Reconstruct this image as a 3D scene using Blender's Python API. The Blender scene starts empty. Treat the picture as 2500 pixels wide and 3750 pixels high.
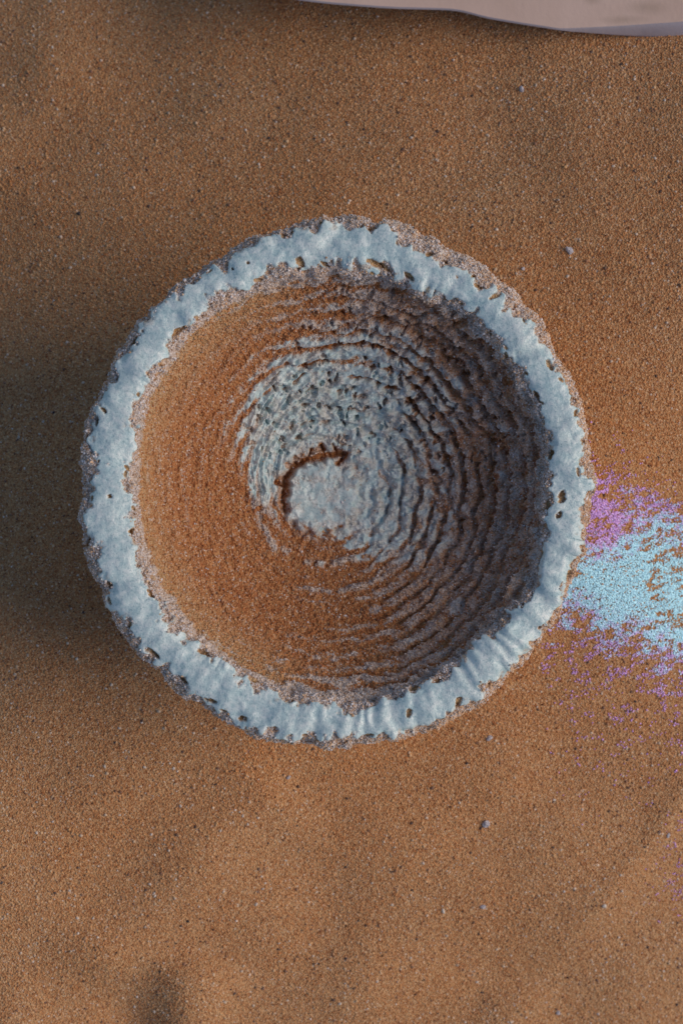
import bpy, math
import numpy as np
from mathutils import Vector

R = math.radians
S = bpy.context.scene
COL = S.collection
MM = 0.001

# ------------------------------------------------------------------ camera
ZR = 0.055                      # height of the bowl's rim above the sand
CAM_H = 0.555
cam_d = bpy.data.cameras.new('camera')
cam = bpy.data.objects.new('camera', cam_d)
COL.objects.link(cam)
cam.location = (0, 0, CAM_H)
cam.rotation_euler = (0, 0, 0)
cam_d.sensor_fit = 'VERTICAL'
cam_d.sensor_height = 24.0
cam_d.lens = 49.96
cam_d.clip_start = 0.01
cam_d.clip_end = 50
cam_d.dof.use_dof = True
cam_d.dof.focus_distance = 0.512
cam_d.dof.aperture_fstop = 16
S.camera = cam

# ------------------------------------------------------------------ light
SUN_EL, SUN_AZ = 35.0, -1.0    # azimuth counted from +X (the right of the photograph)
world = bpy.data.worlds.new('World')
S.world = world
world.use_nodes = True
wn, wl = world.node_tree.nodes, world.node_tree.links
sky = wn.new('ShaderNodeTexSky')
sky.sky_type = 'NISHITA'
sky.sun_disc = False
sky.sun_elevation = R(SUN_EL)
sky.sun_rotation = R(90 - SUN_AZ)
sky.altitude = 200
sky.air_density = 1.0
sky.dust_density = 0.6
sky.ozone_density = 3.0
wl.new(sky.outputs[0], wn['Background'].inputs[0])
wn['Background'].inputs[1].default_value = 0.066
sd = bpy.data.lights.new('sun', 'SUN')
sd.energy = 1.5
sd.angle = R(42)
sd.color = (1.0, 0.83, 0.69)
sun = bpy.data.objects.new('sun', sd)
COL.objects.link(sun)
sdir = Vector((math.cos(R(SUN_EL)) * math.cos(R(SUN_AZ)), math.cos(R(SUN_EL)) * math.sin(R(SUN_AZ)), math.sin(R(SUN_EL))))
sun.rotation_euler = sdir.to_track_quat('Z', 'Y').to_euler()
S.view_settings.view_transform = 'Standard'
S.view_settings.look = 'None'
S.view_settings.gamma = 1
S.view_settings.exposure = 0.38

# ------------------------------------------------------------------ numeric helpers
rng = np.random.default_rng(11)
K = 0.10213                      # mm at rim height for one unit of the 1568-wide photograph
KG = K * CAM_H / (CAM_H - ZR)    # the same on the sand


def _hash(ix, iy, iz, seed):
    h = (ix.astype(np.int64) * 374761393 + iy.astype(np.int64) * 668265263 + iz.astype(np.int64) * 2147483647 + seed * 974711) & 0xffffffff
    h = ((h ^ (h >> 13)) * 1274126177) & 0xffffffff
    h = (h ^ (h >> 16)) & 0xffffffff
    return h.astype(np.float32) / np.float32(2147483648.0) - 1.0


def noise(x, y, z=None, seed=0):
    """smooth value noise, about -1..1"""
    x = np.asarray(x, np.float32); y = np.asarray(y, np.float32)
    three = z is not None
    xi = np.floor(x); yi = np.floor(y)
    fx = x - xi; fy = y - yi
    fx = fx * fx * (3 - 2 * fx); fy = fy * fy * (3 - 2 * fy)
    xi = xi.astype(np.int32); yi = yi.astype(np.int32)
    if not three:
        zi = np.zeros_like(xi)
        a = _hash(xi, yi, zi, seed); b = _hash(xi + 1, yi, zi, seed)
        c = _hash(xi, yi + 1, zi, seed); d = _hash(xi + 1, yi + 1, zi, seed)
        return (a + (b - a) * fx) * (1 - fy) + (c + (d - c) * fx) * fy
    z = np.asarray(z, np.float32)
    zi = np.floor(z); fz = z - zi; fz = fz * fz * (3 - 2 * fz); zi = zi.astype(np.int32)
    r = []
    for k in (0, 1):
        a = _hash(xi, yi, zi + k, seed); b = _hash(xi + 1, yi, zi + k, seed)
        c = _hash(xi, yi + 1, zi + k, seed); d = _hash(xi + 1, yi + 1, zi + k, seed)
        r.append((a + (b - a) * fx) * (1 - fy) + (c + (d - c) * fx) * fy)
    return r[0] * (1 - fz) + r[1] * fz


def fbm(x, y, z=None, octaves=3, seed=0, gain=0.5):
    t = 0; a = 1.0; f = 1.0; n = 0
    for o in range(octaves):
        t = t + a * noise(x * f, y * f, None if z is None else z * f, seed + 17 * o)
        n += a; a *= gain; f *= 2.03
    return t / n


def worley(x, y, seed=0):
    """distance to the nearest jittered cell point and that cell's random number"""
    xi = np.floor(x).astype(np.int32); yi = np.floor(y).astype(np.int32)
    best = np.full(x.shape, 9.0, np.float32); idr = np.zeros(x.shape, np.float32)
    z0 = np.zeros_like(xi)
    for ox in (-1, 0, 1):
        for oy in (-1, 0, 1):
            jx = 0.5 + 0.46 * _hash(xi + ox, yi + oy, z0, seed); jy = 0.5 + 0.46 * _hash(xi + ox, yi + oy, z0 + 5, seed)
            d = np.hypot(xi + ox + jx - x, yi + oy + jy - y)
            k = d < best
            best = np.where(k, d, best); idr = np.where(k, _hash(xi + ox, yi + oy, z0 + 9, seed), idr)
    return best, idr


def sstep(a, b, x):
    t = np.clip((x - a) / (b - a), 0, 1)
    return t * t * (3 - 2 * t)


def gauss(x, y, cx, cy, sx, sy=None, rot=0.0):
    sy = sx if sy is None else sy
    c, s = math.cos(R(rot)), math.sin(R(rot))
    u = (x - cx) * c + (y - cy) * s
    v = -(x - cx) * s + (y - cy) * c
    return np.exp(-0.5 * ((u / sx) ** 2 + (v / sy) ** 2))


def seg_dist(x, y, pts):
    d = np.full(np.shape(x), 1e9, np.float32)
    for (ax, ay), (bx, by) in zip(pts[:-1], pts[1:]):
        vx, vy = bx - ax, by - ay
        t = np.clip(((x - ax) * vx + (y - ay) * vy) / (vx * vx + vy * vy), 0, 1)
        d = np.minimum(d, np.hypot(x - ax - t * vx, y - ay - t * vy))
    return d


def per_interp(th, knots):
    a = np.array([k[0] for k in knots], float); v = np.array([k[1] for k in knots], float)
    return np.interp(np.degrees(th) % 360, a, v, period=360)


# ------------------------------------------------------------------ object helpers
def link(o, parent=None):
    COL.objects.link(o)
    if parent:
        o.parent = parent
    return o


def tag(o, label=None, cat=None, group=None, kind=None):
    if label: o['label'] = label
    if cat: o['category'] = cat
    if group: o['group'] = group
    if kind: o['kind'] = kind
    return o


def grid_mesh(name, co, closed_u=False, smooth=True):
    """co: (rows, cols, 3) in metres"""
    m, n = co.shape[:2]
    idx = np.arange(m * n).reshape(m, n)
    if closed_u:
        nx = np.roll(idx, -1, axis=1)
        q = np.stack([idx[:-1], nx[:-1], nx[1:], idx[1:]], -1).reshape(-1, 4)
    else:
        q = np.stack([idx[:-1, :-1], idx[:-1, 1:], idx[1:, 1:], idx[1:, :-1]], -1).reshape(-1, 4)
    me = bpy.data.meshes.new(name)
    me.vertices.add(m * n)
    me.vertices.foreach_set('co', np.ascontiguousarray(co, np.float32).ravel())
    me.loops.add(q.size)
    me.loops.foreach_set('vertex_index', q.astype(np.int32).ravel())
    me.polygons.add(len(q))
    me.polygons.foreach_set('loop_start', np.arange(0, q.size, 4, dtype=np.int32))
    me.polygons.foreach_set('loop_total', np.full(len(q), 4, np.int32))
    me.update(calc_edges=True)
    if smooth:
        me.polygons.foreach_set('use_smooth', np.ones(len(q), bool))
    return me


def mask_attr(me, rgba):
    a = me.attributes.new('mask', 'FLOAT_COLOR', 'POINT')
    a.data.foreach_set('color', np.ascontiguousarray(rgba, np.float32).ravel())


# ------------------------------------------------------------------ material helpers
class N:
    def __init__(self, name):
        self.m = bpy.data.materials.new(name)
        self.m.use_nodes = True
        self.t = self.m.node_tree
        self.b = self.t.nodes['Principled BSDF']

    def n(self, typ, **kw):
        nd = self.t.nodes.new(typ)
        for k, v in kw.items():
            if k.startswith('i_'):
                key = k[2:]
                key = int(key) if key.isdigit() else key.replace('_', ' ')
                nd.inputs[key].default_value = v
            else:
                setattr(nd, k, v)
        return nd

    def l(self, a, b):
        self.t.links.new(a, b)

    def noise(self, vec, scale, detail=3, rough=0.55):
        nd = self.n('ShaderNodeTexNoise', i_Scale=scale, i_Detail=detail, i_Roughness=rough)
        self.l(vec, nd.inputs['Vector'])
        return nd

    def ramp(self, fac, stops, interp='LINEAR'):
        nd = self.n('ShaderNodeValToRGB')
        e = nd.color_ramp
        e.interpolation = interp
        while len(e.elements) > len(stops):
            e.elements.remove(e.elements[-1])
        while len(e.elements) < len(stops):
            e.elements.new(0.5)
        for el, (p, c) in zip(e.elements, stops):
            el.position = p
            el.color = (*c, 1) if len(c) == 3 else c
        self.l(fac, nd.inputs[0])
        return nd.outputs[0]

    def mix(self, fac, a, b, blend='MIX'):
        nd = self.n('ShaderNodeMix', data_type='RGBA', blend_type=blend)
        for s, v in ((nd.inputs[0], fac), (nd.inputs[6], a), (nd.inputs[7], b)):
            if isinstance(v, (int, float)):
                s.default_value = v
            elif isinstance(v, tuple):
                s.default_value = (*v, 1)
            else:
                self.l(v, s)
        return nd.outputs[2]

    def bump(self, h, strength, dist, prev=None):
        nd = self.n('ShaderNodeBump', i_Strength=strength, i_Distance=dist)
        self.l(h, nd.inputs['Height'])
        if prev:
            self.l(prev, nd.inputs['Normal'])
        return nd.outputs[0]


SAND_STOPS = [(0.0, (0.03, 0.022, 0.022)), (0.006, (0.30, 0.11, 0.04)), (0.12, (0.52, 0.222, 0.08)), (0.45, (0.60, 0.31, 0.128)),
              (0.80, (0.66, 0.385, 0.175)), (0.975, (0.70, 0.47, 0.27)), (1.0, (0.82, 0.72, 0.62))]


def mat_sand_sheet():
    k = N('sand')
    tc = k.n('ShaderNodeTexCoord').outputs['Object']
    v = k.n('ShaderNodeTexVoronoi', i_Scale=2500.0)
    k.l(tc, v.inputs['Vector'])
    sep = k.n('ShaderNodeSeparateColor'); k.l(v.outputs['Color'], sep.inputs[0])
    c = k.ramp(sep.outputs[0], SAND_STOPS)
    k.l(c, k.b.inputs['Base Color'])
    k.b.inputs['Roughness'].default_value = 0.7
    nz = k.noise(tc, 900, 2)
    k.l(k.bump(v.outputs['Distance'], 0.8, 0.0004), k.b.inputs['Normal'])
    return k.m


def mat_grain(name, rough=0.45, spec=0.5, metallic=0.0, trans=0.0):
    k = N(name)
    a = k.n('ShaderNodeAttribute', attribute_type='INSTANCER', attribute_name='col')
    k.l(a.outputs['Color'], k.b.inputs['Base Color'])
    k.b.inputs['Roughness'].default_value = rough
    k.b.inputs['Specular IOR Level'].default_value = spec
    k.b.inputs['Metallic'].default_value = metallic
    return k.m


def mat_bowl():
    """the three looks of the fired surface, laid out by the bowl's own 'mask': red = glaze, green = baked-on sand, rest = pale grit"""
    k = N('glazed_stoneware')
    tc = k.n('ShaderNodeTexCoord').outputs['Object']
    at = k.n('ShaderNodeAttribute', attribute_name='mask')
    sep = k.n('ShaderNodeSeparateColor'); k.l(at.outputs['Color'], sep.inputs[0])
    gl, sa = sep.outputs[0], sep.outputs[1]
    # glaze
    n1 = k.noise(tc, 560, 4, 0.65); n2 = k.noise(tc, 1500, 3, 0.65); n3 = k.noise(tc, 110, 2)
    cg = k.ramp(n1.outputs['Fac'], [(0.37, (0.42, 0.59, 0.59)), (0.5, (0.61, 0.74, 0.71)), (0.62, (0.80, 0.86, 0.81))])
    specks = k.ramp(n2.outputs['Fac'], [(0.33, (0.46, 0.60, 0.64)), (0.46, (1, 1, 1))])
    cg = k.mix(1.0, cg, specks, 'MULTIPLY')
    cg = k.mix(0.35, cg, k.ramp(n3.outputs['Fac'], [(0.35, (0.50, 0.67, 0.69)), (0.65, (0.74, 0.83, 0.79))]))
    # grit
    v = k.n('ShaderNodeTexVoronoi', i_Scale=2600.0); k.l(tc, v.inputs['Vector'])
    vs = k.n('ShaderNodeSeparateColor'); k.l(v.outputs['Color'], vs.inputs[0])
    cr = k.ramp(vs.outputs[0], [(0.0, (0.38, 0.22, 0.12)), (0.3, (0.57, 0.44, 0.34)), (0.7, (0.68, 0.57, 0.48)), (1.0, (0.80, 0.72, 0.64))])
    # sand
    v2 = k.n('ShaderNodeTexVoronoi', i_Scale=1900.0); k.l(tc, v2.inputs['Vector'])
    v2s = k.n('ShaderNodeSeparateColor'); k.l(v2.outputs['Color'], v2s.inputs[0])
    cs = k.ramp(v2s.outputs[1], [(0.0, (0.34, 0.115, 0.035)), (0.5, (0.50, 0.20, 0.062)), (0.9, (0.56, 0.29, 0.12)), (1.0, (0.7, 0.54, 0.42))])
    cs = k.mix(sep.outputs[2], cs, k.ramp(v2s.outputs[1], [(0.0, (0.40, 0.22, 0.09)), (0.6, (0.56, 0.35, 0.16)), (1.0, (0.62, 0.46, 0.28))]))
    c = k.mix(sa, cr, cs)
    c = k.mix(gl, c, cg)
    k.l(c, k.b.inputs['Base Color'])
    rr = k.n('ShaderNodeMapRange', i_From_Min=0.0, i_From_Max=1.0, i_To_Min=0.75, i_To_Max=0.28)
    k.l(gl, rr.inputs[0]); k.l(rr.outputs[0], k.b.inputs['Roughness'])
    inv = k.n('ShaderNodeMath', operation='SUBTRACT'); inv.inputs[0].default_value = 1; k.l(gl, inv.inputs[1])
    b1 = k.n('ShaderNodeBump', i_Distance=0.00035); k.l(v2.outputs['Distance'], b1.inputs['Height']); k.l(inv.outputs[0], b1.inputs['Strength'])
    b2 = k.n('ShaderNodeBump', i_Distance=0.00022, i_Strength=0.55); k.l(n2.outputs['Fac'], b2.inputs['Height']); k.l(b1.outputs[0], b2.inputs['Normal'])
    b3 = k.n('ShaderNodeBump', i_Distance=0.0007, i_Strength=0.45); k.l(n1.outputs['Fac'], b3.inputs['Height']); k.l(b2.outputs[0], b3.inputs['Normal'])
    k.l(b3.outputs[0], k.b.inputs['Normal'])
    k.b.inputs['Subsurface Weight'].default_value = 0.0
    return k.m


M_SHEET = mat_sand_sheet()
M_GRAIN = mat_grain('sand_grain', 0.5, 0.35)
M_CRYST = mat_grain('grit_crystal', 0.35, 0.5)
M_LIGHT_PATCH = mat_grain('light_patch_grains', 0.45, 0.8, 0.35)  # for tinted grains that stand in for a patch of coloured light
M_BOWL = mat_bowl()


# ------------------------------------------------------------------ grains laid on surfaces (geometry nodes)
def grain_nodes(name, material, amp, smooth, nvar=4, sub=2, nscale=1.3):
    g = bpy.data.node_groups.new(name, 'GeometryNodeTree')
    g.interface.new_socket('Geometry', in_out='INPUT', socket_type='NodeSocketGeometry')
    g.interface.new_socket('Geometry', in_out='OUTPUT', socket_type='NodeSocketGeometry')
    nn, ll = g.nodes, g.links
    gi = nn.new('NodeGroupInput'); go = nn.new('NodeGroupOutput')
    join = nn.new('GeometryNodeGeometryToInstance')
    for kx in reversed(range(nvar)):
        ico = nn.new('GeometryNodeMeshIcoSphere')
        ico.inputs['Radius'].default_value = 1.0
        ico.inputs['Subdivisions'].default_value = sub
        sp = nn.new('GeometryNodeSetPosition')
        pos = nn.new('GeometryNodeInputPosition')
        nz = nn.new('ShaderNodeTexNoise'); nz.noise_dimensions = '4D'
        nz.inputs['W'].default_value = 3.7 * kx + 1.1
        nz.inputs['Scale'].default_value = nscale
        nz.inputs['Detail'].default_value = 2
        mm = nn.new('ShaderNodeMath'); mm.operation = 'MULTIPLY_ADD'
        mm.inputs[1].default_value = 2 * amp; mm.inputs[2].default_value = -amp
        vm = nn.new('ShaderNodeVectorMath'); vm.operation = 'SCALE'
        ll.new(pos.outputs[0], nz.inputs['Vector'])
        ll.new(nz.outputs['Fac'], mm.inputs[0])
        ll.new(pos.outputs[0], vm.inputs[0]); ll.new(mm.outputs[0], vm.inputs['Scale'])
        ll.new(ico.outputs['Mesh'], sp.inputs['Geometry']); ll.new(vm.outputs[0], sp.inputs['Offset'])
        ss = nn.new('GeometryNodeSetShadeSmooth'); ss.inputs['Shade Smooth'].default_value = smooth
        sm = nn.new('GeometryNodeSetMaterial'); sm.inputs['Material'].default_value = material
        ll.new(sp.outputs[0], ss.inputs[0]); ll.new(ss.outputs[0], sm.inputs[0])
        ll.new(sm.outputs[0], join.inputs[0])
    iop = nn.new('GeometryNodeInstanceOnPoints')
    iop.inputs['Pick Instance'].default_value = True

    def attr(nm, ty):
        a = nn.new('GeometryNodeInputNamedAttribute'); a.data_type = ty
        a.inputs['Name'].default_value = nm
        return a.outputs['Attribute']
    ll.new(gi.outputs[0], iop.inputs['Points'])
    ll.new(join.outputs[0], iop.inputs['Instance'])
    ll.new(attr('vid', 'INT'), iop.inputs['Instance Index'])
    ll.new(attr('rot', 'FLOAT_VECTOR'), iop.inputs['Rotation'])
    ll.new(attr('scl', 'FLOAT_VECTOR'), iop.inputs['Scale'])
    ll.new(iop.outputs[0], go.inputs[0])
    return g


G_SAND = grain_nodes('sand_grain_nodes', M_GRAIN, 0.75, True)
G_CRYST = grain_nodes('crystal_nodes', M_CRYST, 0.9, False, nscale=1.8)
G_LIGHT_PATCH = grain_nodes('light_patch_nodes', M_LIGHT_PATCH, 0.7, True)


def grains(name, pts, size, col, group, parent=None, rot=None, flat=1.0):
    """pts in metres, size = radius in metres per grain, col (n,3)"""
    n = len(pts)
    me = bpy.data.meshes.new(name)
    me.vertices.add(n)
    me.vertices.foreach_set('co', np.ascontiguousarray(pts, np.float32).ravel())
    def at(nm, ty, key, arr):
        a = me.attributes.new(nm, ty, 'POINT'); a.data.foreach_set(key, np.ascontiguousarray(arr).ravel())
    at('rot', 'FLOAT_VECTOR', 'vector', (rng.uniform(0, 6.283, (n, 3)) if rot is None else rot).astype(np.float32))
    at('scl', 'FLOAT_VECTOR', 'vector', (size[:, None] * rng.uniform(0.72, 1.25, (n, 3)) * np.array([1, 1, flat])).astype(np.float32))
    at('vid', 'INT', 'value', rng.integers(0, 4, n).astype(np.int32))
    at('col', 'FLOAT_COLOR', 'color', np.concatenate([col, np.ones((n, 1))], 1).astype(np.float32))
    me.update()
    o = link(bpy.data.objects.new(name, me), parent)
    md = o.modifiers.new('grains', 'NODES'); md.node_group = group
    o['kind'] = 'stuff'
    return o


def pick_cols(n, stops):
    u = rng.random(n)
    p = [s[0] for s in stops]
    c = np.stack([np.interp(u, p, [s[1][i] for s in stops]) for i in range(3)], 1)
    return c * rng.uniform(0.86, 1.14, (n, 1))


# ------------------------------------------------------------------ the sand
def gp(px, py):                 # point of the photograph (1568 wide) laid on the sand, in mm
    px = np.asarray(px, float); py = np.asarray(py, float)
    f = 1.0
    for _ in range(4):
        x, y = (px - 784) * KG * f, (1176 - py) * KG * f
        f = (CAM_H * 1000 - sand_z(x, y)) / (CAM_H * 1000)
    return (px - 784) * KG * f, (1176 - py) * KG * f


def line_ridge(u, v, p0, p1, amp, wl_, wr_, fade=60):
    """ridge along p0-p1 in photo units; wl_/wr_ widths to either side (left/right of the line direction)"""
    dx, dy = p1[0] - p0[0], p1[1] - p0[1]
    L = math.hypot(dx, dy)
    t = ((u - p0[0]) * dx + (v - p0[1]) * dy) / L
    d = ((u - p0[0]) * dy - (v - p0[1]) * dx) / L
    w = np.where(d > 0, wr_, wl_)
    along = sstep(-fade, fade, t) * (1 - sstep(L - fade, L + fade, t))
    return amp * np.exp(-0.5 * (d / w) ** 2) * along


def sand_z(x, y):
    """x, y in mm -> height in mm"""
    tt = 0.5 * x - 0.87 * y + 4
    zm = -0.36 * 60 * (np.logaddexp(tt / 60, -tt / 60) - math.log(2))      # low mound, shaped to dim the top and brighten the lower right
    fz = (CAM_H * 1000 - zm) / (CAM_H * 1000)
    u = 784 + x / (KG * fz); v = 1176 - y / (KG * fz)
    z = zm + 2.0 * noise(x / 46 + 3.1, y / 46, seed=3) + 1.05 * noise(x / 20, y / 19 + 5.7, seed=5) + 0.16 * noise(x / 7.5, y / 7.5, seed=8)
    near = np.exp(-(np.hypot(u - 775, v - 1110) / 620) ** 4)
    z = z + 1.2 * near
    # slope along the right border, lower corner, shaped to make a sunlit patch
    d = (u - 1478) * 0.795 + (v - 1945) * 0.607
    sp_ = lambda t, w: np.logaddexp(0, t / w) * w
    z = z - KG * (0.78 * sp_(d, 8) - 0.55 * sp_(d - 70, 40)) * sstep(1560, 1800, v) * (1 - 0.8 * sstep(1990, 2260, v))
    z = z + KG * 0.2 * 70 * np.exp(np.minimum(d, 0) / 70) * sstep(1560, 1800, v) * (1 - sstep(1990, 2230, v))
    # the far left leans away from the light
    z = z - 0.07 * KG * sp_(620 - u, 60) * sstep(900, 500, v)
    # fall on the bowl's right side, tilted to brighten the coloured grains
    d2 = np.logaddexp(0, (u - 1330) / 60) * 60
    z = z - 0.34 * KG * d2 * gauss(u, v, 1500, 1290, 900, 250)
    # ridges and hollows placed to make soft bands of shade and light
    z = z + line_ridge(u, v, (445, 2215), (430, 2460), 6.5, 62, 70, 40)
    z = z + line_ridge(u, v, (650, 1810), (230, 2230), 3.4, 75, 95)
    z = z - 3.0 * gauss(u, v, 300, 2320, 60, 90) + 2.2 * gauss(u, v, 190, 2190, 80, 60)
    z = z + line_ridge(u, v, (870, 1850), (850, 2340), 1.8, 65, 95)
    z = z + line_ridge(u, v, (450, -60), (490, 300), 1.6, 75, 75)
    z = z + line_ridge(u, v, (150, -60), (90, 200), 1.5, 60, 70)
    z = z + line_ridge(u, v, (1180, 2280), (1160, 2450), 2.0, 50, 60, 40)
    z = z + line_ridge(u, v, (40, 2240), (30, 2420), 2.0, 50, 60, 40)
    return z


def axis(lo, hi, step, far):
    c = np.arange(lo, hi + step, step)
    g = np.array([8, 20, 45, 100, 220, 500, far])
    return np.concatenate([(lo - g)[::-1], c, hi + g])


ax = axis(-150, 150, 0.9, 1500); ay = axis(-190, 190, 0.9, 1500)
X, Y = np.meshgrid(ax, ay)
co = np.stack([X, Y, sand_z(X, Y)], -1) * MM
ground = link(bpy.data.objects.new('sand_ground', grid_mesh('sand_ground', co)))
ground.data.materials.append(M_SHEET)
tag(ground, kind='structure')

BCX, BCY = (775 - 784) * K, (1176 - 1110) * K      # bowl centre, mm
hx, hy = 108.0, 148.0
n = int(4 * hx * hy * 9.4)
gx = rng.uniform(-hx, hx, n); gy = rng.uniform(-hy, hy, n)
keep = np.hypot(gx - BCX, gy - BCY) > 42
gx, gy = gx[keep], gy[keep]
rad = np.clip(rng.lognormal(math.log(0.165), 0.28, len(gx)), 0.10, 0.40)
big_g = rng.random(len(gx)) < 0.012
rad = np.where(big_g, rng.uniform(0.26, 0.44, len(gx)), rad)
gz = sand_z(gx, gy) + rad * rng.uniform(-0.45, 0.35, len(gx))
tone = np.clip(0.5 + 0.5 * fbm(gx / 30, gy / 30, octaves=2, seed=71), 0, 1)[:, None]
cc = pick_cols(len(gx), SAND_STOPS) * (0.92 + 0.16 * tone)
cc = np.where(big_g[:, None], pick_cols(len(gx), [(0.0, (0.06, 0.045, 0.045)), (0.15, (0.30, 0.16, 0.10)), (0.4, (0.52, 0.25, 0.11)), (0.75, (0.64, 0.44, 0.26)), (1.0, (0.70, 0.62, 0.54))]), cc)
hue = fbm(gx / 22 + 8, gy / 22, octaves=3, seed=73)[:, None]
hue = hue + 0.9 * np.exp(-((np.hypot(gx - BCX, gy - BCY) - 66) / 11) ** 2)[:, None] * (np.cos(np.arctan2(gy - BCY, gx - BCX) - 0.3) > -0.6)[:, None]  # warm glow around the bowl put into the grain colour
hue = hue + (1.1 * gauss(gx, gy, 70, 18, 26, 30) + 0.8 * gauss(gx, gy, 35, -68, 36, 18))[:, None]  # orange light to the right and below, tinted into the grains
cc = cc * (1 + 0.16 * hue * np.array([0.2, -0.35, -1.0]))
o = grains('sand_grains', np.stack([gx, gy, gz], 1) * MM, rad * MM, cc, G_SAND)
tag(o, 'loose orange and tan sand grains covering the whole ground', 'sand')

# ------------------------------------------------------------------ patch of coloured light beside the bowl, put into tinted grains
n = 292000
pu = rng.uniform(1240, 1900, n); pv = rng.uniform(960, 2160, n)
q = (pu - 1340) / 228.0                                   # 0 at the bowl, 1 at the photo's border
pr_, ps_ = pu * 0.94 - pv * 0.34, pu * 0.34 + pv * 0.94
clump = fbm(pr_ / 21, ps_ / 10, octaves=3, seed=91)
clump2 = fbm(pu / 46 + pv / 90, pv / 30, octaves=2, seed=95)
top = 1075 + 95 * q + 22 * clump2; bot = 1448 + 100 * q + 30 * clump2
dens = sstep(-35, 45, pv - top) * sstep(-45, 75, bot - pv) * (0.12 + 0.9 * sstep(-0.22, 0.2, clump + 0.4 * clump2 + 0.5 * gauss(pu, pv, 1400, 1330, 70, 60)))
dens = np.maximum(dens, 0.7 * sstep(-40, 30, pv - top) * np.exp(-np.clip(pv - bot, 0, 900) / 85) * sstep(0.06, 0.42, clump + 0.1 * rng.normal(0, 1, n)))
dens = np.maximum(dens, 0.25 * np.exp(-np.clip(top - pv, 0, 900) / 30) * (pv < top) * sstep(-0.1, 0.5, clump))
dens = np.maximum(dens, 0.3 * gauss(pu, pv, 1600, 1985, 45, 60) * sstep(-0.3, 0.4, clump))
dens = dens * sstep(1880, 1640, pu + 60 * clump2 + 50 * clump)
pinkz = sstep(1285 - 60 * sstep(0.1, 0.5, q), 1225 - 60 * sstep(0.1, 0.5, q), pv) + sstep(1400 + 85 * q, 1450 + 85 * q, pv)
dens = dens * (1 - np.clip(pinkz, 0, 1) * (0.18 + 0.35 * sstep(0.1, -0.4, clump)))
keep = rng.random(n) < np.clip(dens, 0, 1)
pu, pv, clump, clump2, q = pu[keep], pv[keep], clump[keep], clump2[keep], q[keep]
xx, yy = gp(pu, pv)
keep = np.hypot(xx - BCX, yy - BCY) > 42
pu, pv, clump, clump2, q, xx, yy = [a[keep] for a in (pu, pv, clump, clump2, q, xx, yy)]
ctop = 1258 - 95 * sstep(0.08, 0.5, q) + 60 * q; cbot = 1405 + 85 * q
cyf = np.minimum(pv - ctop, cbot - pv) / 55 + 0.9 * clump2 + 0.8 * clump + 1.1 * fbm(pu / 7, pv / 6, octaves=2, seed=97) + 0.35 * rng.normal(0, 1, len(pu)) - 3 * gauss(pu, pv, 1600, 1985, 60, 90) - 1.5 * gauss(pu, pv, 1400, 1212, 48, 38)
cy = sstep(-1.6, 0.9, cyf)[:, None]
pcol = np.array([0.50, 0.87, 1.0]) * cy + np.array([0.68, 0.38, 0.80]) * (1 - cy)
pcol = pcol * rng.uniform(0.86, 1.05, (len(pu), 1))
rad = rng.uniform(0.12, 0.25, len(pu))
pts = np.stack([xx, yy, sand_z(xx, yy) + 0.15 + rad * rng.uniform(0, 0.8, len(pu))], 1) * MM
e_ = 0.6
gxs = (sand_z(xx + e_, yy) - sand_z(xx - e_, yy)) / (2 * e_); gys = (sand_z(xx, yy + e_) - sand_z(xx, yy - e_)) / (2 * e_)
# the light patch grains lie flat on the slope
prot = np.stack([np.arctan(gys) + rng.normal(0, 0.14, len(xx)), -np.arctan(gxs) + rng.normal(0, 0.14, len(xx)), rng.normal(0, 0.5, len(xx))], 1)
o = grains('light_patch_grains', pts, rad * MM, np.clip(pcol, 0, 1), G_LIGHT_PATCH, rot=prot, flat=0.45)
tag(o, 'sky blue and violet grains standing in for a patch of coloured light on the sand beside the bowl', 'light patch')

# ------------------------------------------------------------------ the bowl
RO = [(0, 587), (22, 592), (45, 601), (60, 603), (75, 603), (90, 615), (105, 600), (120, 590), (135, 587), (150, 589), (165, 586), (180, 589), (195, 593),
      (210, 594), (225, 601), (240, 604), (255, 607), (270, 608), (285, 610), (300, 609), (315, 597), (330, 587), (345, 583)]
RI = [(0, 478), (20, 482), (45, 484), (60, 484), (90, 484), (110, 486), (132, 490), (150, 483), (180, 468), (200, 470), (225, 476), (250, 488), (270, 498),
      (290, 496), (305, 490), (322, 497), (335, 490), (348, 482)]
NT = 1500
th = np.linspace(0, 2 * math.pi, NT, endpoint=False)
ro = per_interp(th, RO) * K; ri = per_interp(th, RI) * K
ker = np.hanning(61); ker /= ker.sum()
smooth_p = lambda a: np.convolve(np.concatenate([a[-30:], a, a[:30]]), ker, 'valid')
ro = smooth_p(ro); ri = smooth_p(ri)
ro_s = ro.copy()
cs, sn = np.cos(th), np.sin(th)
# the outline is crumbly
ro = ro + 0.6 * noise(cs * 9 + 20, sn * 9, seed=31) + 0.6 * noise(cs * 22 + 40, sn * 22, seed=32) + 0.3 * noise(cs * 55 + 80, sn * 55, seed=33) + 0.16 * noise(cs * 130 + 80, sn * 130, seed=36)
ri_e = ri + 0.5 * noise(cs * 8 + 60, sn * 8, seed=34) + 0.5 * noise(cs * 24, sn * 24 + 70, seed=35) + 0.3 * noise(cs * 60, sn * 60 + 70, seed=37)
ZRm = ZR * 1000
ZF = 26.5                         # inside floor
NI, NR, NO = 330, 84, 70
rows = []                        # (r, z) per row: arrays over theta
for k in range(NI):
    a = (k / NI)
    ph = a * R(70)
    s = math.sin(ph) / math.sin(R(70))
    z = ZF + (ZRm - 3.2 - ZF) * (1 - math.cos(ph)) / (1 - math.cos(R(70)))
    rows.append(((ri + (ri_e - ri) * max(0.0, (a - 0.86) / 0.14) ** 1.5) * max(s, 1e-4), np.full(NT, z)))
mid = 0.5 * (ri_e + ro); hw = 0.5 * (ro - ri_e)
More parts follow.
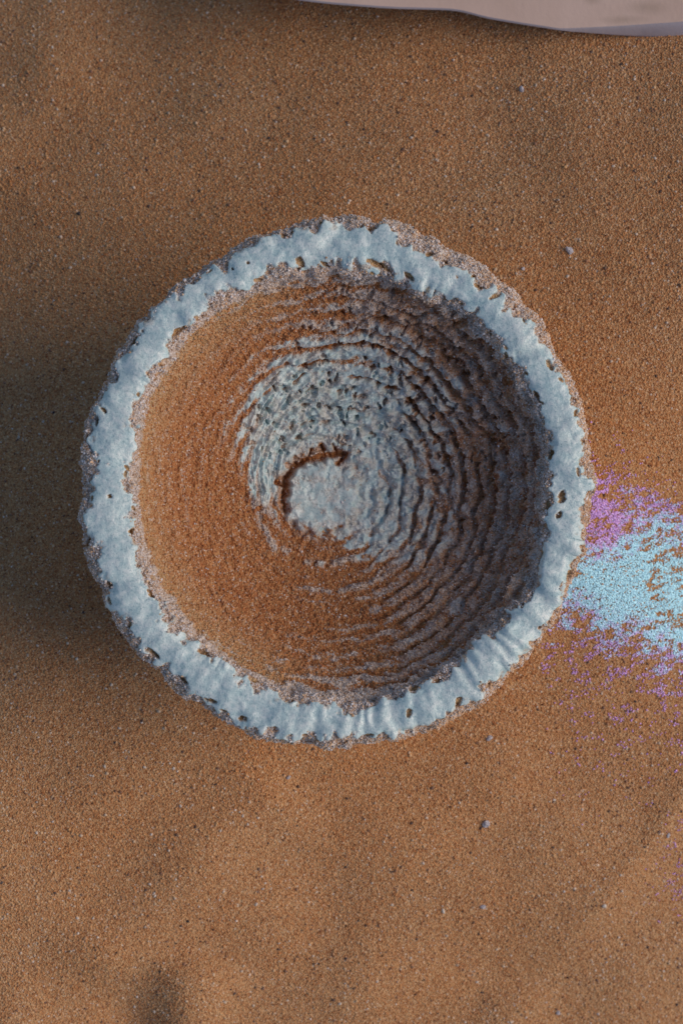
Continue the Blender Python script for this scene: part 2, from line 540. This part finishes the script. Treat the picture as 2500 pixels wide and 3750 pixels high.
for k in range(NR + 1):
    psi = math.pi * (1 - k / NR)
    sz = max(math.sin(psi), 0) ** 0.62
    drop = 3.2 if k < NR / 2 else 5.0
    rows.append((mid + hw * math.copysign(abs(math.cos(psi)) ** 0.9, math.cos(psi)), np.full(NT, ZRm - drop + drop * sz)))
for k in range(1, NO):
    a = k / (NO - 1)
    rb = ro_s + (ro - ro_s) * max(0.0, 1 - a / 0.22)
    rows.append((rb - (rb - 27) * a ** 1.7, np.full(NT, ZRm - 5 - (ZRm - 1) * a)))
RR = np.stack([r for r, z in rows]); ZZ = np.stack([z for r, z in rows])
M = RR.shape[0]
P = np.stack([BCX + RR * cs, BCY + RR * sn, ZZ], -1)
# normals of the smooth form
du = np.roll(P, -1, 1) - np.roll(P, 1, 1)
dvv = np.gradient(P, axis=0)
Nn = np.cross(du, dvv)
Nn /= np.maximum(np.linalg.norm(Nn, axis=-1, keepdims=True), 1e-9)
if Nn[NI + NR // 2, 0, 2] < 0:
    Nn = -Nn
Nn[:4] = (0, 0, 1)
px, py, pz = P[..., 0], P[..., 1], P[..., 2]
# place of every point in the photograph (perspective from the camera), used to lay the glaze out
pf = (CAM_H - ZR) * 1000 / (CAM_H * 1000 - pz)
U = 784 + px * pf / K; V = 1176 - py * pf / K
rowi = np.arange(M)[:, None] * np.ones((1, NT))
inner = rowi < NI
rim = (rowi >= NI) & (rowi <= NI + NR)
TH = np.broadcast_to(th, (M, NT))

# --- inside: spiral throwing ridges, sand banked against the left, glaze pooled in the middle
rho = np.clip(np.hypot(U - 775, V - 1110) / 480, 0, 1.2)
cxs = 775 - 40 * (1 - rho); cys = 1110 + 30 * (1 - rho)
rs = np.hypot(U - cxs, V - cys)
ang = np.arctan2(-(V - cys), U - cxs)
wob = 0.55 * fbm(px / 14, py / 14, pz / 14, 2, seed=41) + 0.32 * fbm(px / 5, py / 5, pz / 5, 2, seed=43) + 0.13 * noise(px / 1.9, py / 1.9, pz / 1.9, seed=44)
turn = rs / 33.0 + 0.25 * (rs / 300) ** 2 + ang / (2 * math.pi) + wob
fr = turn - np.floor(turn)
ridge = np.abs(2 * fr - 1)                     # 1 on ridge crest, 0 in the groove
ridge = sstep(0.06, 0.62, ridge)
brk = sstep(0.12, 0.45, noise(ang * np.maximum(rs, 60) * K / 2.3 + 3, turn * 0.95, seed=121))
ridge = ridge * (1 - 0.75 * brk) + 0.2 * brk
# anisotropic clumps stretched along the turning direction
al = ang * np.maximum(rs, 60) * K
clA = fbm(al / 3.8, turn * 1.6, None, 2, seed=51)
clB = fbm(px / 1.9, py / 1.9, pz / 1.9, 2, seed=53)
fine = noise(px / 0.55, py / 0.55, pz / 0.55, seed=55)
fine2 = noise(px / 0.95, py / 0.95, pz / 0.95, seed=56)
# how much sand has banked up (by place)
bank = 1.25 * gauss(U, V, 400, 1180, 175, 300) + 0.95 * gauss(U, V, 600, 1370, 190, 110) + 0.75 * gauss(U, V, 500, 900, 130, 130) + 0.85 * gauss(U, V, 570, 745, 190, 65, -28)
bank += 0.45 * gauss(U, V, 760, 1290, 160, 45) + 0.4 * gauss(U, V, 830, 1480, 220, 90)
bank -= 0.75 * gauss(U, V, 690, 900, 75, 60) + 1.1 * gauss(U, V, 625, 1000, 45, 75) + 0.5 * gauss(U, V, 610, 1085, 30, 55)
glz = 1.5 * gauss(U, V, 735, 1142, 60, 62) + 1.1 * gauss(U, V, 640, 960, 60, 75) + 1.15 * gauss(U, V, 770, 930, 120, 85) + 1.0 * gauss(U, V, 880, 1090, 55, 110)
glz += 0.75 * gauss(U, V, 855, 1220, 50, 45) + 0.5 * gauss(U, V, 900, 870, 100, 90) + 0.55 * gauss(U, V, 985, 1110, 60, 150) + 0.7 * gauss(U, V, 700, 830, 45, 25) + 0.8 * gauss(U, V, 610, 1085, 30, 50)
arcs = np.minimum(seg_dist(U, V, [(588, 1060), (582, 1130), (600, 1195), (632, 1262)]), seg_dist(U, V, [(650, 1262), (692, 1288), (750, 1298), (812, 1282)]))
arcs = np.minimum(arcs, seg_dist(U, V, [(690, 1350), (760, 1362), (840, 1345), (900, 1312)]) + 2)
arcn = fbm(U / 16, V / 16, octaves=2, seed=123)
arc_m = np.exp(-0.5 * ((arcs + 3 * arcn) / (5.5 + 3 * arcn)) ** 2) * sstep(-0.35, 0.05, arcn)
bank -= 1.2 * arc_m
bank -= 0.9 * np.clip(glz - 0.35, 0, 1) * (rs < 260)
crack = seg_dist(U, V, [(652, 1140), (657, 1100), (676, 1072), (708, 1055), (745, 1046), (775, 1043), (792, 1046), (776, 1066)])
for br in ([(708, 1055), (716, 1034)], [(745, 1046), (738, 1022)], [(776, 1043), (764, 1020)], [(655, 1120), (636, 1108)], [(652, 1140), (656, 1172)]):
    crack = np.minimum(crack, seg_dist(U, V, br) + 2.0)
crk = np.exp(-0.5 * (np.maximum(crack + 3.0 * noise(U / 8, V / 8, seed=113), 0) / (5.0 + 2.2 * noise(U / 17, V / 17, seed=116))) ** 2)
ang0 = np.arctan2(-(V - 1140), U - 738)
r0c = np.hypot(U - 738, V - 1140)
teeth = 8.0 * np.sin(ang0 * 15 + 2.5 * noise(U / 30, V / 30, seed=111)) + 7 * noise(U / 16, V / 16, seed=112)
disc = sstep(92, 76, r0c + teeth)                       # small raised boss in the middle
moat = np.exp(-0.5 * ((r0c + teeth - 97) / 8) ** 2) * (1 - 0.75 * sstep(-0.2, 0.8, np.cos(ang0 + 0.25)))
disc_edge = moat
upper = gauss(U, V, 900, 770, 250, 110) + 0.8 * gauss(U, V, 1120, 930, 120, 170) + 0.35 * gauss(U, V, 750, 900, 120, 60)
amp = np.clip(1.05 - bank, 0.20, 1) * sstep(60, 150, rs)
pit_n = fbm(al / 2.6 + 9, turn * 1.9 + 4, None, 2, seed=61)
pits = sstep(0.22, 0.5, pit_n) * np.clip(0.35 + upper, 0, 1) * np.clip(1.1 - bank, 0, 1)
clC = fbm(px / 0.95, py / 0.95, pz / 0.95, 2, seed=54)
clD = 1 - 2 * np.abs(noise(px / 1.7, py / 1.7, pz / 1.7, seed=59))
wl1, wr1 = worley(al / 1.55 + 0.4 * clB, turn * 1.45 + 0.25 * clB, seed=57)          # knobs along the ridges
wl2, wr2 = worley(U / 19.0 + 0.5 * clB, V / 23.0 + 0.4 * clC, seed=58)  # round pits
hole = sstep(0.36, 0.2, wl2 * (1 + 0.3 * fine) + 0.12 * clC) * (wr2 > 0.1) * np.clip(1.25 * gauss(U, V, 760, 880, 190, 95) + upper + 0.5 * gauss(U, V, 640, 1010, 60, 80), 0, 1) * np.clip(1.15 - bank, 0, 1)
d_in = amp * ((1.35 + 0.7 * sstep(820, 1000, U)) * (ridge - 0.6) * (0.75 + 0.6 * clA) + 0.35 * clA + (0.8 + 0.45 * sstep(820, 1000, U)) * (0.55 - wl1) + 0.55 * clB * (0.45 + upper) + (0.5 - 0.25 * np.clip(glz, 0, 1)) * clC + 0.28 * clD)
d_in -= 1.0 * pits * sstep(100, 180, rs) + 1.3 * hole
d_in += 0.38 * (ridge - 0.5) * (1 - amp) * (0.6 + 0.7 * clA) * sstep(150, 230, rs)
d_in -= 2.8 * crk + 0.7 * disc_edge * (1 - crk)
d_in += 0.5 * arc_m
d_in += 1.0 * disc + 0.5 * disc * noise(np.cos(ang0) * 3.5 + 9, np.sin(ang0) * 3.5, seed=114) * sstep(20, 60, r0c) + 0.08 * disc * clD + 0.28 * disc * noise(px / 2.6, py / 2.6, seed=115) + 0.4 * clB * sstep(250, 90, rs) * (1 - 0.5 * disc) + 0.14 * clC * sstep(300, 150, rs) * (1 - disc) + 0.3 * fbm(px / 3.2, py / 3.2, pz / 3.2, 2, seed=66) * sstep(200, 120, rs)
lo = sstep(0.55, 0.1, ridge) * amp             # in the grooves
sand_in = sstep(0.18, 0.62, bank + 0.48 * fbm(px / 3.0, py / 3.0, pz / 3.0, 3, seed=68) - 0.55 * (ridge - 0.45) * np.clip(1.3 - bank * 0.8, 0.25, 1) + 0.15 * lo + 0.45 * pits - (0.55 + 0.6 * np.clip(upper, 0, 1)) * (0.5 - wl1) * np.clip(1.2 - bank, 0, 1) + 0.13 * upper - 0.16 * sstep(820, 1000, U) * sstep(1500, 1250, V) + 0.35 * hole * (rho > 0.5))
sand_in = sand_in * (1 - 0.9 * sstep(0.70, 1.0, np.abs(2 * fr - 1) + 0.45 * clA + 0.35 * clC - 0.1 + 0.3 * gauss(U, V, 540, 770, 190, 120)) * sstep(0.28, 0.5, rho) * np.clip(1.75 - bank, 0.15, 1))
sand_in = sand_in * (1 - 0.9 * arc_m)
sand_in = np.maximum(sand_in, np.clip(crk * 1.5, 0, 1)); sand_in = np.maximum(sand_in, np.clip(disc_edge * 1.1, 0, 1) * (0.55 + 0.4 * clC))
gl_in = sstep(0.30, 0.62, glz + 0.45 * fbm(px / 2.6, py / 2.6, pz / 2.6, 3, seed=70) - 0.55 * lo - 0.9 * pits - 0.9 * hole + 0.25 * (ridge - 0.5)) * (1 - np.clip(1.6 * crk + 0.9 * disc_edge, 0, 1))
# pale streaks of glaze on the ridges of the right wall
gl_in = np.maximum(gl_in, 0.5 * sstep(0.36, 0.62, fbm(al / 4.2 + 30, turn * 1.3, None, 2, seed=77) + 0.25 * (ridge - 0.6)) * sstep(820, 1000, U) * sstep(1.02, 0.8, rho))
gl_in *= 0.55 + 0.45 * sstep(-0.35, 0.35, fbm(px / 1.6, py / 1.6, pz / 1.6, 2, seed=79) + 0.3 * (0.5 - wl1))
gl_in *= 1 - np.clip(sand_in - 0.35, 0, 1)

# --- rim: glaze band with crusty shoulders and little pockets
w = np.clip((rowi - NI) / NR, 0, 1)            # 0 inner edge .. 1 outer edge
arc = TH * 55
e_in = 0.20 + 0.08 * noise(cs * 10 + 5, sn * 10, seed=81) + 0.06 * noise(cs * 30 + 5, sn * 30, seed=82) + 0.035 * noise(cs * 75, sn * 75, seed=83) + 0.05 * sstep(0.25, 0.6, noise(cs * 24 + 3, sn * 24, seed=131))
e_out = 0.75 + 0.07 * noise(cs * 9 + 50, sn * 9, seed=84) + 0.05 * noise(cs * 28, sn * 28 + 50, seed=85) + 0.03 * noise(cs * 75 + 9, sn * 75, seed=86) - 0.05 * sstep(0.25, 0.6, noise(cs * 22 + 8, sn * 22, seed=133))
e_out = e_out - 0.09 * np.exp(-0.5 * ((np.degrees(th) - 52) / 22) ** 2) - 0.04 * np.exp(-0.5 * ((np.degrees(th) - 10) / 20) ** 2)
jag = 0.05 * noise(px / 0.8, py / 0.8, pz / 0.8, seed=88) + 0.10 * noise(px / 1.7, py / 1.7, pz / 1.7, seed=87) + 0.09 * noise(px / 3.4, py / 3.4, pz / 3.4, seed=86)
gl_rim = sstep(-0.03, 0.05, w - e_in - 0.02 + jag) * sstep(-0.03, 0.05, e_out + 0.01 - w + jag)
d_rim = 0.7 * fbm(cs * 11 + w, sn * 11 + w, None, 2, seed=90) + 0.9 * noise(px / 6.5, py / 6.5, pz / 6.5, seed=92) + 0.44 * noise(px / 3.0, py / 3.0, pz / 3.0, seed=93) + 0.07 * noise(px / 1.1, py / 1.1, pz / 1.1, seed=89)
d_rim += 0.7 * gl_rim
dent = sstep(0.30, 0.62, noise(px / 4.2 + 7, py / 4.2, pz / 4.2, seed=140)) * sstep(0.10, 0.34, np.abs(w - 0.5))
d_rim -= 0.95 * dent
# transverse waves of the brushed glaze, strongest along the lower right
wave = 0.3 * np.sin(TH * 74 + 6 * noise(cs * 6, sn * 6, seed=94) + 2 * noise(px / 4, py / 4, seed=96)) * (0.1 + np.exp(-0.5 * (((np.degrees(th) - 295 + 180) % 360 - 180) / 32) ** 2))
d_rim += wave * gl_rim * 0.6
sand_rim = np.zeros_like(w)
pock = []
for kx in range(80):
    t = rng.uniform(0, 2 * math.pi); side = rng.random() < 0.5
    j = int(t / (2 * math.pi) * NT) % NT
    ww = (e_in[j] + rng.normal(0.0, 0.03)) if side else (e_out[j] + rng.normal(0.0, 0.03))
    r0 = ri_e[j] + (ro[j] - ri_e[j]) * (0.5 - 0.5 * math.cos(math.pi * ww))
    big = rng.random() ** 2.2
    pock.append((BCX + r0 * math.cos(t), BCY + r0 * math.sin(t), 0.4 + 1.1 * big, 0.26 + 0.28 * big, math.degrees(t) + rng.normal(90, 25), 0.3 + 0.6 * big))
for (u, v, a, b, rot) in [(1290, 1140, 1.6, .8, 75), (252, 1139, .5, .38, 120), (570, 604, .35, .3, 0), (535, 618, .3, .28, 0), (938, 1638, 1.1, .6, 70), (690, 602, 1.2, .9, -50),
                          (1052, 1612, 1.4, .6, 75), (350, 1497, 2.0, .55, -38), (420, 1562, 1.3, .5, -35), (485, 1610, 1.6, .45, -20), (860, 605, 1.8, .7, -25), (938, 632, 1.4, .6, -40),
                          (1310, 1325, 1.6, 1.0, 80), (1283, 1182, .9, .6, 60), (240, 942, .9, .4, -55), (1085, 635, .8, .4, 30), (410, 760, 1.8, .7, 40), (375, 830, 1.4, .7, 30), (300, 1220, .6, .5, 0),
                          (985, 585, .9, .5, 10), (1020, 600, .8, .45, -20), (305, 1180, .3, .3, 0), (700, 1690, .8, .5, 0), (560, 1650, 1.0, .5, -20)]:
    pock.append(((u - 784) * K, (1176 - v) * K, a, b, rot, 1.0))
for (cx_, cy_, a, b, rot, dep) in pock:
    tt = math.atan2(cy_ - BCY, cx_ - BCX)
    j0 = int((tt % (2 * math.pi)) / (2 * math.pi) * NT); wj = int((a + 1.5) * 3 / 50 / (2 * math.pi) * NT) + 4
    js = np.arange(j0 - wj, j0 + wj) % NT
    sl = np.ix_(np.arange(NI - 12, NI + NR + 1), js)
    x_, y_ = px[sl], py[sl]
    c_, s_ = math.cos(R(rot)), math.sin(R(rot))
    uu = (x_ - cx_) * c_ + (y_ - cy_) * s_; vv = -(x_ - cx_) * s_ + (y_ - cy_) * c_
    q_ = np.hypot(uu / a, vv / b) + 0.3 * noise(x_ / 0.6, y_ / 0.6, seed=97)
    hole = sstep(1.12, 0.86, q_)
    d_rim[sl] -= dep * hole
    sand_rim[sl] = np.maximum(sand_rim[sl], sstep(1.12, 0.95, q_))
gl_rim = gl_rim * (1 - sand_rim)
stain = sstep(0.42, 0.6, fbm(px / 1.7, py / 1.7, pz / 1.7, 2, seed=99)) * sstep(0.25, 0.5, np.abs(w - 0.5) + 0.2)
sand_rim = np.maximum(sand_rim, 0.8 * stain); gl_rim = gl_rim * (1 - 0.75 * stain)

# --- outside: rough pale grit
d_out = 0.6 * fbm(px / 4, py / 4, pz / 4, 2, seed=101) + 0.5 * noise(px / 1.6, py / 1.6, pz / 1.6, seed=102)
sand_out = sstep(0.1, 0.6, fbm(px / 5, py / 5, pz / 5, 2, seed=103)) * 0.8

bi = sstep(NI + 2, NI - 14, rowi)              # blend inside <-> rim
bo = sstep(NI + NR - 6, NI + NR + 4, rowi)     # blend rim <-> outside
lip = 0.5 * noise(px / 1.3, py / 1.3, pz / 1.3, seed=104)
d_rim = d_rim + lip * (1 - gl_rim) * 0.8
D = d_in * bi + d_rim * (1 - bi) * (1 - bo) + d_out * bo
GL = gl_in * bi + gl_rim * (1 - bi) * (1 - bo)
SA = sand_in * bi + sand_rim * (1 - bi) * (1 - bo) + sand_out * bo
right_tint = sstep(780, 980, U) * inner * (0.58 - 0.35 * (ridge - 0.5) + 0.4 * fbm(px / 3.5, py / 3.5, pz / 3.5, 2, seed=120)) * (1 - 0.8 * GL)  # inside turns browner towards the right, most in the grooves
SA = np.maximum(SA, np.clip(right_tint, 0, 1) * bi)
GL = GL * (1 - 0.35 * sstep(850, 1000, U) * bi)
inband = sstep(NI - 17, NI - 5, rowi + 12 * fbm(px / 2, py / 2, pz / 2, 2, seed=105)) * inner     # pale crust just under the lip
SA = SA * (1 - 0.8 * inband); GL = GL * (1 - 0.7 * inband * inner)
D = D + (1 - GL) * (0.16 * fine + 0.14 * fine2) + GL * 0.03 * fine2
D[:6] *= np.linspace(0, 1, 6)[:, None]; D[0] = D[6].mean()
Q = P + Nn * D[..., None]

bowl = link(bpy.data.objects.new('bowl', None))
bowl.empty_display_size = 0.02
bowl.location = (BCX * MM, BCY * MM, 0)
tag(bowl, 'rough stoneware bowl with pale blue glazed rim and sandy spiral inside, standing on the sand', 'bowl')
off = np.array([BCX, BCY, 0])
TAN = np.clip(sand_rim * (1 - bi) * (1 - bo) + bi * sstep(0.74, 1.03, rho) * sstep(760, 560, U), 0, 1)
maskc = np.stack([GL, SA, TAN, np.ones_like(GL)], -1)


def bowl_part(name, a, b):
    me = grid_mesh(name, (Q[a:b + 1] - off) * MM, True)
    mask_attr(me, maskc[a:b + 1])
    me.materials.append(M_BOWL)
    return link(bpy.data.objects.new(name, me), bowl)


cut = NI - 4
inside = bowl_part('inside', 0, cut)
rimo = bowl_part('rim', cut, NI + NR)
wall = bowl_part('outer_wall', NI + NR, M - 1)
rimo['label'] = 'pale blue glazed rim with crusty sandy edges'
inside['label'] = 'ridged inside with orange sand on the left and pale glaze in the middle'

# grains and crystals baked onto the bowl
cell = np.linalg.norm(np.cross(du / 2, dvv), axis=-1)


def scatter(weight, dens):
    wgt = (cell * weight)
    wgt[-1] = 0
    tot = wgt.sum()
    cnt = int(tot * dens)
    cdf = np.cumsum(wgt.ravel()); cdf /= cdf[-1]
    k_ = np.searchsorted(cdf, rng.random(cnt))
    jx = (rng.random(cnt) - 0.5)[:, None]; jy = (rng.random(cnt) - 0.5)[:, None]
    p = Q.reshape(-1, 3)[k_] + du.reshape(-1, 3)[k_] * 0.5 * jx + dvv.reshape(-1, 3)[k_] * jy
    return p, Nn.reshape(-1, 3)[k_], k_


vis = (rowi < NI + NR + 14)
p, nr, k_ = scatter(np.where(inner & vis, SA * (1 - GL) * sstep(0.3, 0.7, SA) * (1 - 0.75 * np.clip(right_tint * 1.5, 0, 1)) * (1 - 0.85 * np.clip(crk * 1.5, 0, 1)), 0.0), 6.5)
rad = np.clip(rng.lognormal(math.log(0.175), 0.25, len(p)), 0.1, 0.34)
p = p + nr * (rad * rng.uniform(-0.5, 0.3, len(p)))[:, None]
BS = [(0.0, (0.05, 0.03, 0.03)), (0.008, (0.32, 0.11, 0.04)), (0.3, (0.48, 0.18, 0.058)), (0.7, (0.55, 0.24, 0.086)), (0.93, (0.62, 0.36, 0.17)), (1.0, (0.78, 0.68, 0.60))]
grains('sand_dusting', (p - off) * MM, rad * MM, pick_cols(len(p), BS) * (1 - TAN.ravel()[k_])[:, None] + pick_cols(len(p), SAND_STOPS) * TAN.ravel()[k_][:, None], G_SAND, inside)

CS = [(0.0, (0.36, 0.20, 0.11)), (0.10, (0.56, 0.40, 0.28)), (0.30, (0.66, 0.55, 0.47)), (0.75, (0.76, 0.68, 0.63)), (1.0, (0.88, 0.84, 0.82))]
wgt_c = np.clip(1 - GL - 0.9 * SA, 0, 1)
p, nr, k_ = scatter(np.where(inner, wgt_c * np.where(rowi > NI - 14, 0.55, 0.2), 0.0), 9.0)
rad = np.clip(rng.lognormal(math.log(0.125), 0.3, len(p)), 0.07, 0.28)
p = p + nr * (rad * rng.uniform(-0.2, 0.7, len(p)))[:, None]
grains('grit_crust', (p - off) * MM, rad * MM, pick_cols(len(p), CS), G_CRYST, inside)
p, nr, k_ = scatter(np.where((~inner) & vis, wgt_c, 0.0), 13.0)
rad = np.clip(rng.lognormal(math.log(0.135), 0.35, len(p)), 0.07, 0.34)
p = p + nr * (rad * rng.uniform(-0.2, 1.0, len(p)))[:, None]
ccr = pick_cols(len(p), CS)
warm = (rng.random(len(p)) < 0.18 + 0.45 * np.clip(np.cos(np.arctan2(p[:, 1] - BCY, p[:, 0] - BCX) + 0.45), 0, 1) * (np.hypot(p[:, 0] - BCX, p[:, 1] - BCY) > 57))[:, None]  # random tan grains, plus warm light tinted into the right outer edge
ccr = np.where(warm, ccr * np.array([1.0, 0.74, 0.48]), ccr)
grains('grit_crust', (p - off) * MM, rad * MM, ccr, G_CRYST, rimo)

# ------------------------------------------------------------------ the pale slab at the top right
def mat_slab(name, side):
    k = N(name)
    tc = k.n('ShaderNodeTexCoord').outputs['Object']
    n1 = k.noise(tc, 60, 3); n2 = k.noise(tc, 700, 3)
    c = k.ramp(n1.outputs['Fac'], [(0.3, (0.60, 0.425, 0.33)), (0.7, (0.70, 0.51, 0.41))] if not side else [(0.3, (0.40, 0.36, 0.39)), (0.7, (0.48, 0.43, 0.45))])  # the side's grey-lilac shade is put into its base colour
    if not side:
        for (u, v, a, b) in ((1492, 24, 34, 13), (1370, 10, 16, 9), (1440, 50, 40, 8)):      # brown smudges of sand dust
            mp = k.n('ShaderNodeMapping', vector_type='TEXTURE')
            x, y = gp(u, v)
            mp.inputs['Location'].default_value = (float(x) * MM, float(y) * MM, -0.012)
            mp.inputs['Scale'].default_value = (a * KG * MM * 1.6, b * KG * MM * 1.6, 0.05)
            gr = k.n('ShaderNodeTexGradient', gradient_type='SPHERICAL')
            wv = k.n('ShaderNodeVectorMath', operation='MULTIPLY_ADD')
            k.l(n1.outputs['Color'], wv.inputs[0]); wv.inputs[1].default_value = (0.004, 0.002, 0); k.l(tc, wv.inputs[2])
            k.l(wv.outputs[0], mp.inputs[0]); k.l(mp.outputs[0], gr.inputs[0])
            f = k.n('ShaderNodeMath', operation='MULTIPLY', i_1=0.4); k.l(gr.outputs['Fac'], f.inputs[0])
            c = k.mix(f.outputs[0], c, (0.27, 0.19, 0.12))
    k.l(c, k.b.inputs['Base Color'])
    k.b.inputs['Roughness'].default_value = 0.6
    k.l(k.bump(n2.outputs['Fac'], 0.25, 0.0003), k.b.inputs['Normal'])
    return k.m


edge = [(560, -22), (640, -6), (690, 2), (760, 10), (890, 20), (1040, 24), (1075, 31), (1110, 42), (1200, 57), (1290, 71), (1400, 80), (1568, 90), (1760, 96), (1950, 104)]
us = np.linspace(560, 1950, 220)
ey = np.interp(us, [e[0] for e in edge], [e[1] for e in edge])
ey = np.convolve(np.concatenate([np.full(4, ey[0]), ey, np.full(4, ey[-1])]), np.ones(9) / 9, 'valid')
fold = ey - 3 - np.clip((us - 1285) * 0.125, 0, 60)          # where the flat top turns down into the chamfered side
ex_, ey_ = gp(us, ey)
SLZ = float(sand_z(ex_, ey_)[us < 1600].max()) + 2.6
slab = link(bpy.data.objects.new('slab', None))
tag(slab, 'smooth pale pinkish slab with brown smudges lying on the sand at the top right corner', 'slab')


def gpz(u, v, z):
    f = (CAM_H * 1000 - z) / (CAM_H * 1000)
    return np.stack([(u - 784) * KG * f, (1176 - v) * KG * f, np.full(u.shape, z) if np.isscalar(z) else z], -1)


def rows_mesh(name, rws, mat):
    me = grid_mesh(name, np.stack(rws) * MM)
    me.materials.append(mat)
    return link(bpy.data.objects.new(name, me), slab)


top_rows = [gpz(us, np.full(us.shape, -620.0), SLZ - 8), gpz(us, np.full(us.shape, -620.0), SLZ)]
for f in np.linspace(0, 1, 12)[1:]:
    top_rows.append(gpz(us, -600 + (fold + 600) * f - 2, SLZ))
rows_mesh('top', top_rows, mat_slab('pale_slab', False))
h = np.clip((ey - fold) / 26, 0.12, 1)
side_rows = []
for f in np.linspace(0, 1, 9):
    side_rows.append(gpz(us, fold - 2 + (ey - fold + 2) * f, SLZ - 4.4 * h * (f ** 1.25)))
side_rows.append(gpz(us, ey - 2, SLZ - 4.4 * h - 1.2))
side_rows.append(gpz(us, ey - 4, SLZ - 24.0 + 0 * us))
rows_mesh('side', side_rows, mat_slab('slab_shaded_side', True))

# ------------------------------------------------------------------ crumbs lying on the sand
def mat_crumb(name, c1, c2):
    k = N(name)
    tc = k.n('ShaderNodeTexCoord').outputs['Object']
    n1 = k.noise(tc, 1600, 3)
    k.l(k.ramp(n1.outputs['Fac'], [(0.3, c1), (0.7, c2)]), k.b.inputs['Base Color'])
    k.b.inputs['Roughness'].default_value = 0.6
    k.l(k.bump(n1.outputs['Fac'], 0.6, 0.0003), k.b.inputs['Normal'])
    return k.m


MC = {'white': mat_crumb('white_crumb', (0.40, 0.36, 0.37), (0.64, 0.60, 0.61)), 'cream': mat_crumb('cream_pebble', (0.60, 0.52, 0.42), (0.74, 0.67, 0.58)),
      'dark': mat_crumb('dark_crumb', (0.015, 0.012, 0.014), (0.05, 0.04, 0.045))}
import bmesh


def crumb(name, u, v, sx, sy, rot, kind, label, cat, rough=0.45, group=None):
    bm = bmesh.new()
    bmesh.ops.create_icosphere(bm, subdivisions=3, radius=1.0)
    c = np.array([w_.co[:] for w_ in bm.verts], np.float32)
    s0 = int(u * 7 + v) % 1000
    d = 1 + rough * fbm(c[:, 0] * 1.3 + 7, c[:, 1] * 1.3, c[:, 2] * 1.3, 3, seed=s0)
    for w_, q_, dd in zip(bm.verts, c, d):
        w_.co = Vector((q_[0] * 0.85 * sx * KG * dd, q_[1] * 0.85 * sy * KG * dd, q_[2] * 0.7 * min(sx, sy) * KG * dd)) * MM
    me = bpy.data.meshes.new(name)
    bm.to_mesh(me); bm.free()
    for p_ in me.polygons:
        p_.use_smooth = kind != 'white'
    me.materials.append(MC[kind])
    o = link(bpy.data.objects.new(name, me))
    x, y = gp(u, v)
    x, y = float(x), float(y)
    z = float(sand_z(np.array([x]), np.array([y]))[0])
    o.location = (x * MM, y * MM, (z + 0.15 + 0.3 * min(sx, sy) * KG) * MM)
    o.rotation_euler = (0, 0, R(rot))
    tag(o, label, cat, group)
    return o


crumb('white_crumb', 1306, 576, 11, 8, -50, 'white', 'angular white crumb on the sand above the right of the bowl, largest up there', 'crumb', 0.8)
crumb('white_crumb', 1197, 206, 6, 9, 10, 'white', 'small white crumb on the sand below the pale slab', 'crumb', 0.7)
crumb('white_crumb', 1115, 1892, 11, 10, 20, 'white', 'lumpy white crumb on the sand below the bowl, largest of the crumbs there', 'crumb', 0.7)
crumb('white_crumb', 1123, 1695, 8, 6, 35, 'white', 'white crumb lying close below the bowl rim at its lower right', 'crumb', 0.7)
crumb('white_crumb', 1200, 618, 5, 5, 0, 'white', 'tiny white crumb close above the upper right rim of the bowl', 'crumb', 0.7)
crumb('white_crumb', 1108, 2082, 7, 6, 0, 'white', 'white crumb on the sand left of the smooth round cream pebble', 'crumb', 0.7)
crumb('white_crumb', 1533, 1918, 4, 7, -20, 'white', 'thin white crumb on the bright slope at the right edge', 'crumb', 0.6)
crumb('white_crumb', 1280, 2325, 6, 6, 0, 'white', 'white crumb by the bottom edge of the picture', 'crumb', 0.6)
crumb('white_crumb', 663, 1785, 6, 5, 30, 'white', 'white crumb below the lower left of the bowl rim', 'crumb', 0.6)
crumb('pebble', 1386, 2080, 7, 6, 0, 'cream', 'smooth round cream pebble on the sand at the lower right', 'pebble', 0.12)
crumb('pebble', 1017, 2092, 4, 8, 15, 'cream', 'narrow cream pebble standing out below the bowl', 'pebble', 0.15)
crumb('dark_crumb', 182, 491, 5, 5, 0, 'dark', 'dark speck on the sand left above the bowl', 'crumb', 0.3)
crumb('dark_crumb', 618, 317, 4, 4, 0, 'dark', 'dark speck on the sand above the bowl', 'crumb', 0.3)
crumb('dark_crumb', 432, 2116, 4, 4, 0, 'dark', 'dark speck on the sand near the bottom left hollow', 'crumb', 0.3)
